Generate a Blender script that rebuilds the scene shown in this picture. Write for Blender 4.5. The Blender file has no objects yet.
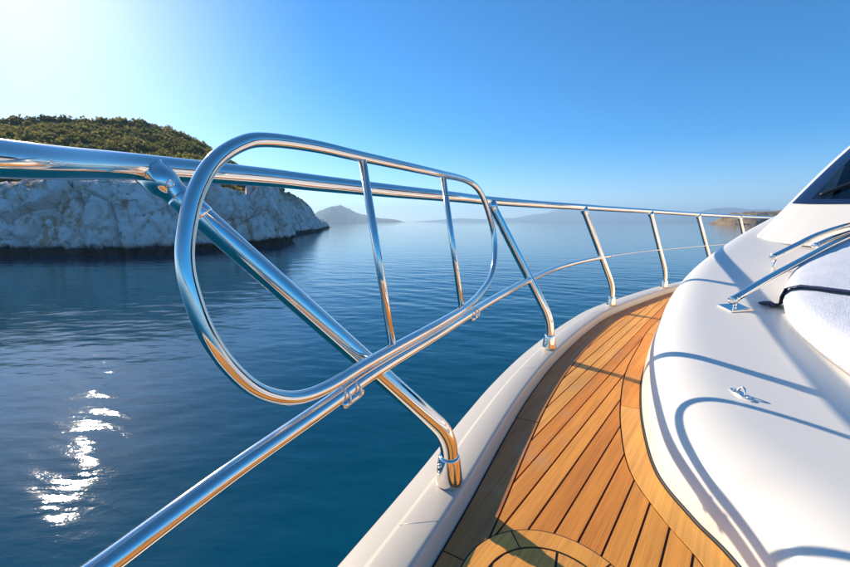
import bpy, bmesh, math, random
import numpy as np
from mathutils import Vector, noise, Matrix

random.seed(7)
rng = np.random.default_rng(11)
SC = bpy.context.scene
COL = SC.collection
R = math.radians

# ------------------------------------------------------------------ camera
EYE = 2.4                                   # eye height above the water
cam_d = bpy.data.cameras.new('camera')
cam = bpy.data.objects.new('camera', cam_d)
COL.objects.link(cam)
cam_d.sensor_width = 36.0
cam_d.lens = 16.0
cam_d.clip_start = 0.02
cam_d.clip_end = 60000
cam.location = (0, 0, EYE)
cam.rotation_euler = (R(90 - 9.3), 0, 0)
SC.camera = cam

# ------------------------------------------------------------------ sky and sun
SUN_AZ = -44.9                              # degrees from +Y, negative to the left
SUN_EL = 25.9
world = bpy.data.worlds.new('World')
SC.world = world
world.use_nodes = True
wn = world.node_tree.nodes
wl = world.node_tree.links
wn.clear()
sky = wn.new('ShaderNodeTexSky')
sky.sky_type = 'NISHITA'
sky.sun_disc = False
sky.sun_elevation = R(SUN_EL)
sky.sun_rotation = R(SUN_AZ)
sky.altitude = 0
sky.air_density = 0.7
sky.dust_density = 0.21
sky.ozone_density = 2.0
bg = wn.new('ShaderNodeBackground')
bg.inputs['Strength'].default_value = 0.145
wo = wn.new('ShaderNodeOutputWorld')
deep = wn.new('ShaderNodeHueSaturation')       # the whole sky a little deeper in colour
deep.inputs['Saturation'].default_value = 1.60
wl.new(sky.outputs[0], deep.inputs['Color'])
wl.new(deep.outputs[0], bg.inputs['Color'])
wl.new(bg.outputs[0], wo.inputs['Surface'])

sun_dir = Vector((math.sin(R(SUN_AZ)) * math.cos(R(SUN_EL)),
                  math.cos(R(SUN_AZ)) * math.cos(R(SUN_EL)), math.sin(R(SUN_EL))))
sun_d = bpy.data.lights.new('sun', 'SUN')
sun_d.energy = 5.0
sun_d.angle = R(0.53)
sun_d.color = (1.0, 0.87, 0.70)
sun = bpy.data.objects.new('sun', sun_d)
COL.objects.link(sun)
sun.rotation_euler = sun_dir.to_track_quat('Z', 'Y').to_euler()
sun.location = sun_dir * 50

SC.view_settings.view_transform = 'Standard'
SC.view_settings.look = 'None'
SC.view_settings.exposure = 0.47
SC.view_settings.gamma = 1.0
SC.view_settings.use_curve_mapping = False
SC.cycles.use_denoising = True
SC.cycles.max_bounces = 10
SC.cycles.glossy_bounces = 6
SC.cycles.transmission_bounces = 6
SC.cycles.volume_bounces = 1
SC.cycles.sample_clamp_indirect = 6

# ------------------------------------------------------------------ helpers
def tag(o, label=None, cat=None, group=None, kind=None):
    if label: o['label'] = label
    if cat: o['category'] = cat
    if group: o['group'] = group
    if kind: o['kind'] = kind
    return o

def empty(name, loc=(0, 0, 0)):
    o = bpy.data.objects.new(name, None)
    o.empty_display_size = 0.2
    COL.objects.link(o)
    o.location = loc
    return o

def link(name, me, mat, parent=None, smooth=True):
    me.materials.clear()
    for m in (mat if isinstance(mat, (list, tuple)) else [mat]):
        me.materials.append(m)
    if smooth:
        me.polygons.foreach_set('use_smooth', [True] * len(me.polygons))
    o = bpy.data.objects.new(name, me)
    COL.objects.link(o)
    if parent is not None:
        o.parent = parent
        o.matrix_parent_inverse = parent.matrix_world.inverted() if False else Matrix.Translation(-Vector(root_loc(parent)))
    return o

def root_loc(o):
    v = Vector((0, 0, 0))
    while o is not None:
        if o.type == 'EMPTY':
            v += o.location
        o = None if o.type == 'EMPTY' else o.parent if False else None
    return v

def mesh_np(name, verts, faces):
    me = bpy.data.meshes.new(name)
    verts = np.asarray(verts, dtype=np.float32)
    faces = np.asarray(faces, dtype=np.int32)
    k = faces.shape[1]
    me.vertices.add(len(verts))
    me.vertices.foreach_set('co', verts.ravel())
    me.loops.add(faces.size)
    me.loops.foreach_set('vertex_index', faces.ravel())
    me.polygons.add(len(faces))
    me.polygons.foreach_set('loop_start', np.arange(0, faces.size, k, dtype=np.int32))
    me.polygons.foreach_set('loop_total', np.full(len(faces), k, dtype=np.int32))
    me.update(calc_edges=True)
    me.validate()
    return me

def bm_mesh(name, bm):
    bmesh.ops.recalc_face_normals(bm, faces=bm.faces)
    me = bpy.data.meshes.new(name)
    bm.to_mesh(me)
    bm.free()
    return me

def grid_faces(n, m, close_n=False):
    i = np.arange(n if close_n else n - 1)
    j = np.arange(m - 1)
    I, J = np.meshgrid(i, j, indexing='ij')
    I2 = (I + 1) % n
    return np.stack([I * m + J, I2 * m + J, I2 * m + J + 1, I * m + J + 1], -1).reshape(-1, 4)

def catmull(pts, n):
    pts = np.array(pts, float)
    P = np.vstack([2 * pts[0] - pts[1], pts, 2 * pts[-1] - pts[-2]])
    out = []
    for i in range(1, len(P) - 2):
        p0, p1, p2, p3 = P[i - 1:i + 3]
        for k in range(n):
            t = k / n
            out.append(.5 * ((2 * p1) + (-p0 + p2) * t + (2 * p0 - 5 * p1 + 4 * p2 - p3) * t * t
                             + (-p0 + 3 * p1 - 3 * p2 + p3) * t ** 3))
    out.append(P[-2])
    return np.array(out)

def tube_bm(bm, pts, rad, segs=20, closed=False, caps=True):
    """sweep a circle along pts (k x 3); rad a number or one per point"""
    P = [Vector(p) for p in pts]
    n = len(P)
    rads = rad if hasattr(rad, '__len__') else [rad] * n
    T = []
    for i in range(n):
        if closed:
            t = P[(i + 1) % n] - P[i - 1]
        else:
            t = P[min(i + 1, n - 1)] - P[max(i - 1, 0)]
        T.append(t.normalized())
    up = Vector((0, 0, 1)) if abs(T[0].z) < .9 else Vector((1, 0, 0))
    N = (up - T[0] * up.dot(T[0])).normalized()
    frames = []
    for i in range(n):
        if i:
            N = (N - T[i] * N.dot(T[i])).normalized()
        frames.append((N.copy(), T[i].cross(N)))
    rings = []
    for i in range(n):
        a, b = frames[i]
        rings.append([bm.verts.new(P[i] + (a * math.cos(2 * math.pi * k / segs) + b * math.sin(2 * math.pi * k / segs)) * rads[i])
                      for k in range(segs)])
    for i in range(n if closed else n - 1):
        r0, r1 = rings[i], rings[(i + 1) % n]
        off = 0
        if closed and i == n - 1:
            off = min(range(segs), key=lambda o: (r1[o].co - r0[0].co).length)
        for k in range(segs):
            bm.faces.new((r0[k], r0[(k + 1) % segs], r1[(k + 1 + off) % segs], r1[(k + off) % segs]))
    if caps and not closed:
        bm.faces.new(rings[0][::-1])
        bm.faces.new(rings[-1])

def tube(name, pts, rad, mat, parent, segs=20, closed=False):
    bm = bmesh.new()
    tube_bm(bm, pts, rad, segs, closed)
    return link(name, bm_mesh(name, bm), mat, parent)

# ------------------------------------------------------------------ materials
def new_mat(name):
    m = bpy.data.materials.new(name)
    m.use_nodes = True
    nt = m.node_tree
    return m, nt, nt.nodes['Principled BSDF'], nt.nodes['Material Output']

def N(nt, typ, **kw):
    n = nt.nodes.new(typ)
    for k, v in kw.items():
        if k.startswith('i_'):
            n.inputs[k[2:].replace('_', ' ')].default_value = v
        else:
            setattr(n, k, v)
    return n

def ramp(nt, stops, fac):
    r = nt.nodes.new('ShaderNodeValToRGB')
    while len(r.color_ramp.elements) < len(stops):
        r.color_ramp.elements.new(0.5)
    for e, (p, c) in zip(r.color_ramp.elements, stops):
        e.position = p
        e.color = (*c, 1) if len(c) == 3 else c
    nt.links.new(fac, r.inputs['Fac'])
    return r

def noise_tex(nt, vec, scale, detail=4, rough=.55, dist=0.0):
    n = nt.nodes.new('ShaderNodeTexNoise')
    n.inputs['Scale'].default_value = scale
    n.inputs['Detail'].default_value = detail
    n.inputs['Roughness'].default_value = rough
    n.inputs['Distortion'].default_value = dist
    if vec is not None:
        nt.links.new(vec, n.inputs['Vector'])
    return n

def geo_pos(nt):
    return nt.nodes.new('ShaderNodeNewGeometry').outputs['Position']

def mapping(nt, vec, scale=(1, 1, 1), rot=(0, 0, 0)):
    m = nt.nodes.new('ShaderNodeMapping')
    m.inputs['Scale'].default_value = scale
    m.inputs['Rotation'].default_value = rot
    nt.links.new(vec, m.inputs['Vector'])
    return m.outputs[0]

def bump(nt, bsdf, height, strength, dist=0.01, prev=None):
    b = nt.nodes.new('ShaderNodeBump')
    b.inputs['Strength'].default_value = strength
    b.inputs['Distance'].default_value = dist
    nt.links.new(height, b.inputs['Height'])
    if prev is not None:
        nt.links.new(prev, b.inputs['Normal'])
    nt.links.new(b.outputs[0], bsdf.inputs['Normal'])
    return b.outputs[0]

def mix_col(nt, fac, a, b, blend='MIX'):
    m = nt.nodes.new('ShaderNodeMix')
    m.data_type = 'RGBA'
    m.blend_type = blend
    if isinstance(fac, float): m.inputs[0].default_value = fac
    else: nt.links.new(fac, m.inputs[0])
    for v, i in ((a, 6), (b, 7)):
        if isinstance(v, tuple): m.inputs[i].default_value = (*v, 1)
        else: nt.links.new(v, m.inputs[i])
    return m.outputs[2]

def mat_gelcoat(name, col, rough):
    m, nt, b, o = new_mat(name)
    p = geo_pos(nt)
    n1 = noise_tex(nt, p, 3.0, 3)
    c = mix_col(nt, n1.outputs[0], tuple(x * .95 for x in col), col)
    nt.links.new(c, b.inputs['Base Color'])
    b.inputs['Roughness'].default_value = rough
    b.inputs['IOR'].default_value = 1.48
    return m

def mat_steel(name='polished_steel', rough=.075):
    m, nt, b, o = new_mat(name)
    p = geo_pos(nt)
    b.inputs['Metallic'].default_value = 1
    b.inputs['Base Color'].default_value = (.93, .86, .78, 1)
    rr = ramp(nt, [(.35, (rough * .6,) * 3), (.75, (rough * 2.2,) * 3)], noise_tex(nt, p, 25, 5).outputs[0])
    nt.links.new(rr.outputs[0], b.inputs['Roughness'])
    return m

def mat_plain(name, col, rough=.5, metallic=0, nscale=20, var=.85):
    m, nt, b, o = new_mat(name)
    p = geo_pos(nt)
    c = mix_col(nt, noise_tex(nt, p, nscale, 4).outputs[0], tuple(x * var for x in col), col)
    nt.links.new(c, b.inputs['Base Color'])
    b.inputs['Roughness'].default_value = rough
    b.inputs['Metallic'].default_value = metallic
    return m

def mat_teak(name, heading, dark=1.0):
    m, nt, b, o = new_mat(name)
    p = geo_pos(nt)
    oi = nt.nodes.new('ShaderNodeObjectInfo')
    off = nt.nodes.new('ShaderNodeVectorMath'); off.operation = 'ADD'
    mul = nt.nodes.new('ShaderNodeVectorMath'); mul.operation = 'SCALE'
    cmb = nt.nodes.new('ShaderNodeCombineXYZ')
    for k in (0, 1, 2): nt.links.new(oi.outputs['Random'], cmb.inputs[k])
    nt.links.new(cmb.outputs[0], mul.inputs[0]); mul.inputs['Scale'].default_value = 37
    nt.links.new(p, off.inputs[0]); nt.links.new(mul.outputs[0], off.inputs[1])
    rot = (0, 0, heading - math.pi / 2)
    v1 = mapping(nt, off.outputs[0], (1, 1, 1), rot)
    g = noise_tex(nt, mapping(nt, v1, (3.0, 90, 3)), 1.0, 5, .6, .4)
    g2 = noise_tex(nt, mapping(nt, v1, (5, 420, 5)), 1.0, 3, .6)
    big = noise_tex(nt, mapping(nt, v1, (1.2, 9, 1)), 1.0, 3, .6, 1.0)
    tones = [(0, (.76, .265, .032)), (.5, (.88, .355, .052)), (1, (.93, .46, .10))] if dark == 1 else [(0, (.48, .18, .045)), (.5, (.53, .21, .055)), (1, (.58, .24, .065))]  # second set: same teak with shade put into its tones
    base = ramp(nt, tones, oi.outputs['Random'])
    gr = ramp(nt, [(.30, (.70, .64, .58)), (.55, (1, 1, 1)), (.8, (1.12, 1.08, 1.02))], g.outputs[0])
    c = mix_col(nt, .75, base.outputs[0], gr.outputs[0], 'MULTIPLY')
    gr2 = ramp(nt, [(.35, (.80, .76, .70)), (.6, (1.05, 1.03, 1))], g2.outputs[0])
    c = mix_col(nt, .6, c, gr2.outputs[0], 'MULTIPLY')
    bg_ = ramp(nt, [(.3, (.80, .78, .78)), (.7, (1.12, 1.1, 1.05))], big.outputs[0])
    c = mix_col(nt, .8, c, bg_.outputs[0], 'MULTIPLY')
    wth = ramp(nt, [(.55, (0, 0, 0)), (.75, (.35, .35, .35))], noise_tex(nt, p, 7, 5, .65).outputs[0])
    c = mix_col(nt, wth.outputs[0], c, (.52, .36, .20))
    nt.links.new(c, b.inputs['Base Color'])
    b.inputs['Roughness'].default_value = .58
    bump(nt, b, g2.outputs[0], .25, .0012)
    return m

M = {}
M['gelcoat'] = mat_gelcoat('white_gelcoat', (.83, .775, .68), .30)
M['gunwale'] = mat_gelcoat('cream_gelcoat', (.66, .57, .45), .30)
M['hull'] = mat_gelcoat('hull_gelcoat', (.78, .77, .74), .18)
M['steel'] = mat_steel()
M['caulk'] = mat_plain('black_caulk', (.018, .015, .014), .6)
M['navy'] = mat_plain('navy_webbing', (.035, .045, .11), .75, 0, 300, .6)
M['black'] = mat_plain('black_rubber', (.015, .015, .017), .5)
M['cream'] = mat_plain('cream_vinyl', (.72, .68, .60), .5)
HEAD = R(40)
def rot_head(h): return h     # world heading measured from +Y, clockwise
M['teak'] = mat_teak('teak_planking', R(40))
M['teak_shaded'] = mat_teak('shaded_teak_margin', R(35), .62)  # same teak toned down, the gunwale's shade painted into the colour

# terry towelling
m, nt, b, o = new_mat('white_towelling')
p = geo_pos(nt)
c = mix_col(nt, ramp(nt, [(.38, (0, 0, 0)), (.62, (1, 1, 1))], noise_tex(nt, p, 210, 2, .7).outputs[0]).outputs[0], (.66, .67, .72), (.86, .86, .86))
nt.links.new(c, b.inputs['Base Color']); b.inputs['Roughness'].default_value = .95
b.inputs['Sheen Weight'].default_value = .3
n1 = bump(nt, b, noise_tex(nt, p, 230, 2, .6).outputs[0], .7, .006)
bump(nt, b, noise_tex(nt, p, 9, 2).outputs[0], .4, .02, n1)
M['towel'] = m

# tinted glass
m, nt, b, o = new_mat('tinted_glass')
tr = nt.nodes.new('ShaderNodeBsdfTransparent'); tr.inputs[0].default_value = (.34, .40, .46, 1)
gl = nt.nodes.new('ShaderNodeBsdfGlossy'); gl.inputs['Roughness'].default_value = .02
fr = nt.nodes.new('ShaderNodeFresnel'); fr.inputs[0].default_value = 1.5
mx = nt.nodes.new('ShaderNodeMixShader')
nt.links.new(fr.outputs[0], mx.inputs[0]); nt.links.new(tr.outputs[0], mx.inputs[1]); nt.links.new(gl.outputs[0], mx.inputs[2])
nt.links.new(mx.outputs[0], o.inputs['Surface'])
M['glass'] = m
m, nt, b, o = new_mat('navy_window_band')
b.inputs['Base Color'].default_value = (.012, .028, .075, 1); b.inputs['Roughness'].default_value = .08
M['band'] = m

# sea
m, nt, b, o = new_mat('sea_water')
p = geo_pos(nt)
big = noise_tex(nt, mapping(nt, p, (.03, .06, 1)), 1, 3)
c = mix_col(nt, big.outputs[0], (.000, .050, .092), (.001, .070, .118))
nt.links.new(c, b.inputs['Base Color'])
b.inputs['Roughness'].default_value = .032
b.inputs['IOR'].default_value = 1.333
r1 = noise_tex(nt, mapping(nt, p, (2.2, 5.2, 1), (0, 0, R(-8))), 1, 5, .6, .3)
r2 = noise_tex(nt, mapping(nt, p, (.35, 1.1, 1), (0, 0, R(-6))), 1, 4, .6, .2)
pb = bump(nt, b, r2.outputs[0], .09, .22)
bump(nt, b, r1.outputs[0], .13, .045, pb)
M['sea'] = m

# limestone
m, nt, b, o = new_mat('limestone')
p = geo_pos(nt)
n1 = noise_tex(nt, p, .55, 6, .65, .5)
n2 = noise_tex(nt, mapping(nt, p, (1, 1, .45)), .62, 7, .72, 1.0)
n3 = noise_tex(nt, p, .22, 4, .6)
c = ramp(nt, [(.28, (.72, .47, .37)), (.40, (.92, .70, .59)), (.62, (.96, .80, .71))], n1.outputs[0]).outputs[0]
st = ramp(nt, [(.50, (0, 0, 0)), (.60, (.8, .8, .8))], n2.outputs[0])
c = mix_col(nt, st.outputs[0], c, (.58, .28, .12))
dk = ramp(nt, [(.34, (1, 1, 1)), (.42, (0, 0, 0))], noise_tex(nt, p, 1.1, 7, .75, 1.2).outputs[0])
c = mix_col(nt, dk.outputs[0], c, (.40, .22, .12))
sx = nt.nodes.new('ShaderNodeSeparateXYZ'); nt.links.new(p, sx.inputs[0])
ad = nt.nodes.new('ShaderNodeMath'); ad.operation = 'MULTIPLY_ADD'
nt.links.new(n1.outputs[0], ad.inputs[0]); ad.inputs[1].default_value = -1.1; nt.links.new(sx.outputs[2], ad.inputs[2])
wet = ramp(nt, [(.0, (1, 1, 1)), (.32, (0, 0, 0))], ad.outputs[0])
c = mix_col(nt, wet.outputs[0], c, (.05, .035, .025))
soil = nt.nodes.new('ShaderNodeMapRange')
soil.inputs['From Min'].default_value = 5.5; soil.inputs['From Max'].default_value = 8.5
ad2 = nt.nodes.new('ShaderNodeMath'); ad2.operation = 'MULTIPLY_ADD'
nt.links.new(n3.outputs[0], ad2.inputs[0]); ad2.inputs[1].default_value = 4.0; nt.links.new(sx.outputs[2], ad2.inputs[2])
nt.links.new(ad2.outputs[0], soil.inputs['Value'])
soil.inputs['From Min'].default_value = 8.0; soil.inputs['From Max'].default_value = 10.0
sc_ = ramp(nt, [(.35, (.10, .085, .035)), (.65, (.26, .20, .09))], n1.outputs[0])
c = mix_col(nt, soil.outputs[0], c, sc_.outputs[0])
nt.links.new(c, b.inputs['Base Color']); b.inputs['Roughness'].default_value = .85
bump(nt, b, n2.outputs[0], .8, .25)
M['rock'] = m

# scrub foliage
m, nt, b, o = new_mat('scrub_leaves')
p = geo_pos(nt)
f1 = noise_tex(nt, p, .16, 4, .6); f2 = noise_tex(nt, p, 1.2, 4, .7)
c = ramp(nt, [(.32, (.12, .125, .034)), (.5, (.21, .195, .052)), (.68, (.33, .26, .085))], f1.outputs[0]).outputs[0]
v = ramp(nt, [(.3, (.6, .6, .6)), (.7, (1.3, 1.3, 1.2))], f2.outputs[0])
c = mix_col(nt, 1.0, c, v.outputs[0], 'MULTIPLY')
nt.links.new(c, b.inputs['Base Color']); b.inputs['Roughness'].default_value = .8
tl = nt.nodes.new('ShaderNodeBsdfTranslucent'); nt.links.new(c, tl.inputs[0])
mx = nt.nodes.new('ShaderNodeMixShader'); mx.inputs[0].default_value = .62
nt.links.new(b.outputs[0], mx.inputs[1]); nt.links.new(tl.outputs[0], mx.inputs[2]); nt.links.new(mx.outputs[0], o.inputs['Surface'])
M['scrub'] = m

def mat_far(name, c0, c1, sc):
    m, nt, b, o = new_mat(name)
    p = geo_pos(nt)
    n = noise_tex(nt, p, sc, 6, .65)
    c = ramp(nt, [(.35, c0), (.65, c1)], n.outputs[0])
    nt.links.new(c.outputs[0], b.inputs['Base Color']); b.inputs['Roughness'].default_value = .95
    return m
M['far'] = mat_far('far_hillside', (.015, .03, .03), (.05, .062, .05), .012)
M['brown'] = mat_far('dry_headland', (.10, .06, .03), (.34, .22, .10), .15)

# ------------------------------------------------------------------ the sea
def build_sea():
    rings = np.concatenate([np.geomspace(.9, 170, 1050), np.geomspace(176, 6900, 70)])
    az = np.concatenate([np.linspace(-64, 50, 470, endpoint=False), np.linspace(50, 296, 60, endpoint=False)]) * math.pi / 180
    A, Rr = np.meshgrid(az, rings, indexing='ij')
    X = Rr * np.sin(A); Y = Rr * np.cos(A)
    Z = np.zeros_like(X)
    dr = np.gradient(rings)
    g = np.random.default_rng(5)
    for k in range(58):
        lam = .15 * (7 / .15) ** g.random()
        th = R(78) + g.normal(0, .42)             # travelling mostly along the line of sight
        amp = .0021 * lam ** 1.0 / (1 + (lam / 1.1) ** 1.5)
        kx, ky = 2 * math.pi / lam * math.cos(th), 2 * math.pi / lam * math.sin(th)
        fade = np.clip((lam / (2.6 * dr)) - 1, 0, 1)[None, :]
        ph = g.random() * 6.283
        warp = .6 * np.sin(X * .21 + Y * .13 + k) + .5 * np.sin(X * -.11 + Y * .19 + 2.1 * k)
        Z += fade * amp * np.sin(kx * X + ky * Y + ph + warp)
    # patches of calmer water
    calm = .62 + .38 * np.sin(X * .07 + 1.3 * np.sin(Y * .05)) * np.sin(Y * .11 + .9 * np.sin(X * .06 + 1))
    Z *= calm
    V = np.stack([X, Y, Z], -1).reshape(-1, 3)
    F = grid_faces(len(az), len(rings), True)
    V = np.vstack([V, [[0, 0, 0]]])
    me = mesh_np('sea', V, F[:, ::-1])
    o = link('sea', me, M['sea'])
    tag(o, 'calm deep blue sea reaching to the horizon', None, None, 'structure')
build_sea()

# ------------------------------------------------------------------ rocky headland
SHORE = [(-95, 52), (-62, 33), (-44, 27.5), (-34, 26.2), (-28, 26.6), (-21.6, 26.9), (-18.2, 31), (-15.2, 38), (-15.4, 44),
         (-17.2, 48.2), (-21, 56), (-22.6, 66), (-24.6, 76), (-26, 92), (-31, 118), (-37.5, 150), (-41, 163), (-50, 172), (-70, 165)]
CEN = np.array([-110., 112.])

HILL_A = 14.2
def build_headland():
    sh = catmull(SHORE, 40)
    # finer resampling by length, denser near the viewer
    seg = np.hypot(*np.diff(sh, axis=0).T)
    dens = seg / np.maximum(np.hypot(*(.5 * (sh[1:] + sh[:-1])).T), 20)
    cum = np.concatenate([[0], np.cumsum(dens)])
    nU = 860
    t = np.linspace(0, cum[-1], nU)
    sh = np.stack([np.interp(t, cum, sh[:, k]) for k in (0, 1)], -1)
    D = np.concatenate([np.linspace(-.6, 5.2, 104), np.geomspace(5.5, 118, 60)])
    dirs = CEN - sh
    L = np.hypot(*dirs.T)[:, None]
    dirs = dirs / L
    frac = np.minimum(np.maximum(D, 0)[None, :] / L, .97) * L + np.minimum(D, 0)[None, :]
    X = sh[:, 0:1] + dirs[:, 0:1] * frac
    Y = sh[:, 1:2] + dirs[:, 1:2] * frac
    # cliff height along the shore
    yy = sh[:, 1]
    Hc = np.interp(yy[np.argmax(-np.abs(sh[:, 0] + 95)):], [0, 1], [0, 1]) * 0 + 5.6
    along = np.arange(nU)
    keyx = [(-95, 52, 5.0), (-44, 27.5, 4.9), (-28, 26.6, 5.0), (-21.6, 26.9, 5.4), (-15.2, 38, 6.0), (-17.2, 48.2, 6.6),
            (-22.6, 66, 8.2), (-26, 92, 8.0), (-31, 118, 6.0), (-37.5, 150, 3.4), (-41, 163, 1.6), (-70, 165, 1.2)]
    idx = [int(np.argmin(np.hypot(sh[:, 0] - a, sh[:, 1] - b))) for a, b, _ in keyx]
    Hc = np.interp(along, idx, [k[2] for k in keyx])[:, None]
    W = np.interp(along, [0, idx[4], idx[5], idx[7], idx[8], nU - 1], [3.0, 3.4, 2.6, 5.2, 7.5, 9])[:, None]
    q = np.clip(D[None, :] / W, -1, 3)
    prof = np.where(q < 0, 2.6 * q, 1.02 * (1 - (1 - np.clip(q, 0, 1)) ** 2.1))
    Z = Hc * np.where(q < 0, np.maximum(q * 1.0, -.5), prof)
    ex, ey = -63.0, 74.0                     # brow of the hill
    el = math.hypot(ex, ey); rx, ry = ex / el, ey / el
    vx, vy = X - ex, Y - ey
    rad_ = vx * rx + vy * ry; lat = vx * ry - vy * rx
    front = np.maximum(-rad_, 0) / 54 + np.maximum(rad_, 0) / 60
    hill = HILL_A * np.clip(1 - front ** .95 - (np.maximum(lat, 0) / 28) ** 3, 0, 1)
    Z = Z + hill * np.clip((D[None, :] - 4) / 6, 0, 1)
    V = np.stack([X, Y, Z], -1)
    # surface normal of the smooth shape
    du = np.gradient(V, axis=0); dv = np.gradient(V, axis=1)
    Nn = np.cross(du, dv); Nn /= np.linalg.norm(Nn, axis=-1, keepdims=True) + 1e-9
    if Nn[nU // 3, 30, 2] < 0: Nn = -Nn
    out = V.copy()
    for i in range(nU):
        for j in range(len(D)):
            p = Vector(V[i, j])
            cl = 1.0 if D[j] < 4.5 else max(0.12, 1 - (D[j] - 4.5) / 8)
            disp = 0.0
            q1 = Vector((p.x * .23, p.y * .23, p.z * .20)) + noise.noise_vector(p * .35) * .22
            dd, ff = noise.voronoi(q1)
            rnd = noise.noise_vector(ff[0] * 7.13 + Vector((3.1, 1.7, 9.2)))
            disp += 1.5 * rnd.x + 2.0 * (q1 - ff[0]).dot(rnd)
            disp -= 1.2 * max(0, 1 - (dd[1] - dd[0]) / .07)
            q2 = Vector((p.x * .8, p.y * .8, p.z * .62)) + noise.noise_vector(p * .9) * .22
            d2, g2 = noise.voronoi(q2)
            rn2 = noise.noise_vector(g2[0] * 5.7)
            disp += .20 * rn2.x + .40 * (q2 - g2[0]).dot(rn2)
            disp -= .50 * max(0, 1 - (d2[1] - d2[0]) / .075)
            st = (p.x * .35 + p.y * .1 + p.z * .95 + .5 * noise.noise(p * .3)) * 1.05      # tilted bedding
            disp += .20 * ((st % 1.0) - .5)
            disp += .13 * noise.fractal(p * 2.1, .8, 2.1, 4)
            if p.z < 1.0:                       # undercut by the waves
                disp -= .55 * (1 - min(1, max(0, p.z))) * (.6 + .4 * noise.noise(p * .5))
            n = Nn[i, j]
            out[i, j] = V[i, j] + n * disp * cl * .72
            if cl < 1:
                out[i, j, 2] += 1.0 * noise.fractal(Vector((p.x * .06, p.y * .06, 0)), .9, 2.0, 4)
    me = mesh_np('rocky_headland', out.reshape(-1, 3), grid_faces(nU, len(D)))
    bm = bmesh.new(); bm.from_mesh(me); bmesh.ops.recalc_face_normals(bm, faces=bm.faces)
    bm.faces.ensure_lookup_table()
    up = sum(f.normal.z for f in bm.faces)
    if up < 0: bmesh.ops.reverse_faces(bm, faces=bm.faces)
    bm.to_mesh(me); bm.free()
    o = link('rocky_headland', me, M['rock'], smooth=False)
    tag(o, 'pale limestone headland with a scrubby hilltop', None, None, 'structure')
    return out, D

hl, hlD = build_headland()

def build_scrub():
    nU, nV = hl.shape[:2]
    g = np.random.default_rng(3)
    cen, rad = [], []
    tries = 0
    while len(cen) < 5200 and tries < 90000:
        tries += 1
        i = g.integers(0, nU - 1); j = int(104 + (nV - 106) * g.random() ** .8)
        a, b_ = g.random(2)
        p = (hl[i, j] * (1 - a) + hl[i + 1, j] * a) * (1 - b_) + b_ * (hl[i, j + 1] * (1 - a) + hl[i + 1, j + 1] * a)
        dist = math.hypot(p[0], p[1])
        if p[2] < 5.6 or hlD[j] < 5 or dist > 150 or math.atan2(p[0], p[1]) < R(-60): continue
        nz = noise.noise(Vector(p) * .10) + .5 * noise.noise(Vector(p) * .3)
        if p[2] < 9 and g.random() > .35 + nz: continue
        if nz < -.38 and g.random() < .75: continue
        s = (.55 + .75 * g.random() ** 2) * (1.25 if p[2] > 20 else 1)
        cen.append(p); rad.append(s)
    cen = np.array(cen); rad = np.array(rad)
    K = 62
    n = len(cen) * K
    d = g.normal(size=(n, 3)); d /= np.linalg.norm(d, axis=1)[:, None]
    d[:, 2] = np.abs(d[:, 2]) * .85 - .1
    rr = (g.random(n) ** .45)[:, None]
    lump = 1 + .35 * np.sin(d[:, 0:1] * 5 + np.repeat(np.arange(len(cen)), K)[:, None]) * np.sin(d[:, 1:2] * 4.3 + 1)
    base = np.repeat(cen, K, axis=0) + d * rr * lump * np.repeat(rad, K)[:, None]
    sz = (np.repeat(rad, K) * (.14 + .16 * g.random(n)))[:, None]
    t1 = g.normal(size=(n, 3)); t1 /= np.linalg.norm(t1, axis=1)[:, None]
    t2 = np.cross(t1, d + .3 * g.normal(size=(n, 3))); t2 /= np.linalg.norm(t2, axis=1)[:, None] + 1e-9
    V = np.stack([base - t1 * sz, base + t2 * sz * .7, base + t1 * sz, base - t2 * sz * .7], 1).reshape(-1, 3)
    F = np.arange(n * 4).reshape(-1, 4)
    o = link('scrub', mesh_np('scrub', V, F), M['scrub'], smooth=False)
    tag(o, 'olive green scrub covering the top of the limestone headland', 'scrub', None, 'stuff')
build_scrub()

# ------------------------------------------------------------------ far land
def ridge(name, y0, depth, prof, mat, label, rough=.1, seed=0, nx=160, ny=26, cliff=False):
    """prof: list of (x, height) for the crest seen from the boat"""
    px = np.array([q[0] for q in prof], float); ph = np.array([q[1] for q in prof], float)
    xs = np.linspace(px[0], px[-1], nx)
    H = np.interp(xs, px, ph)
    k = np.ones(5) / 5
    H = np.convolve(np.pad(H, 2, mode='edge'), k, 'valid')
    V = np.zeros((nx, ny, 3))
    for j in range(ny):
        v = j / (ny - 1)
        e = max(0.0, math.sin(math.pi * min(1, v * 1.0))) ** .8
        if cliff:
            e = min(1.0, (v / .14) ** .55, (1 - v) / .3)
        for i in range(nx):
            n = noise.fractal(Vector((xs[i] / depth * 3, v * 3 + seed, seed * 1.7)), .9, 2.1, 6)
            h = H[i] * e * (1 + rough * n * 2) + (0 if 0 < j < ny - 1 else -3)
            if cliff:
                dd, ff = noise.voronoi(Vector((xs[i] * .22, v * 9, h * .25)))
                h += (1.3 * noise.noise(ff[0] * 9) - 1.2 * max(0, 1 - (dd[1] - dd[0]) / .2)) * e
            V[i, j] = (xs[i], y0 + depth * (v - .5) + depth * .08 * n, max(h, -2) - .5)
    me = mesh_np(name, V.reshape(-1, 3), grid_faces(nx, ny))
    o = link(name, me, mat, smooth=(y0 > 1000))
    tag(o, label, None, None, 'structure')
    return o

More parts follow.
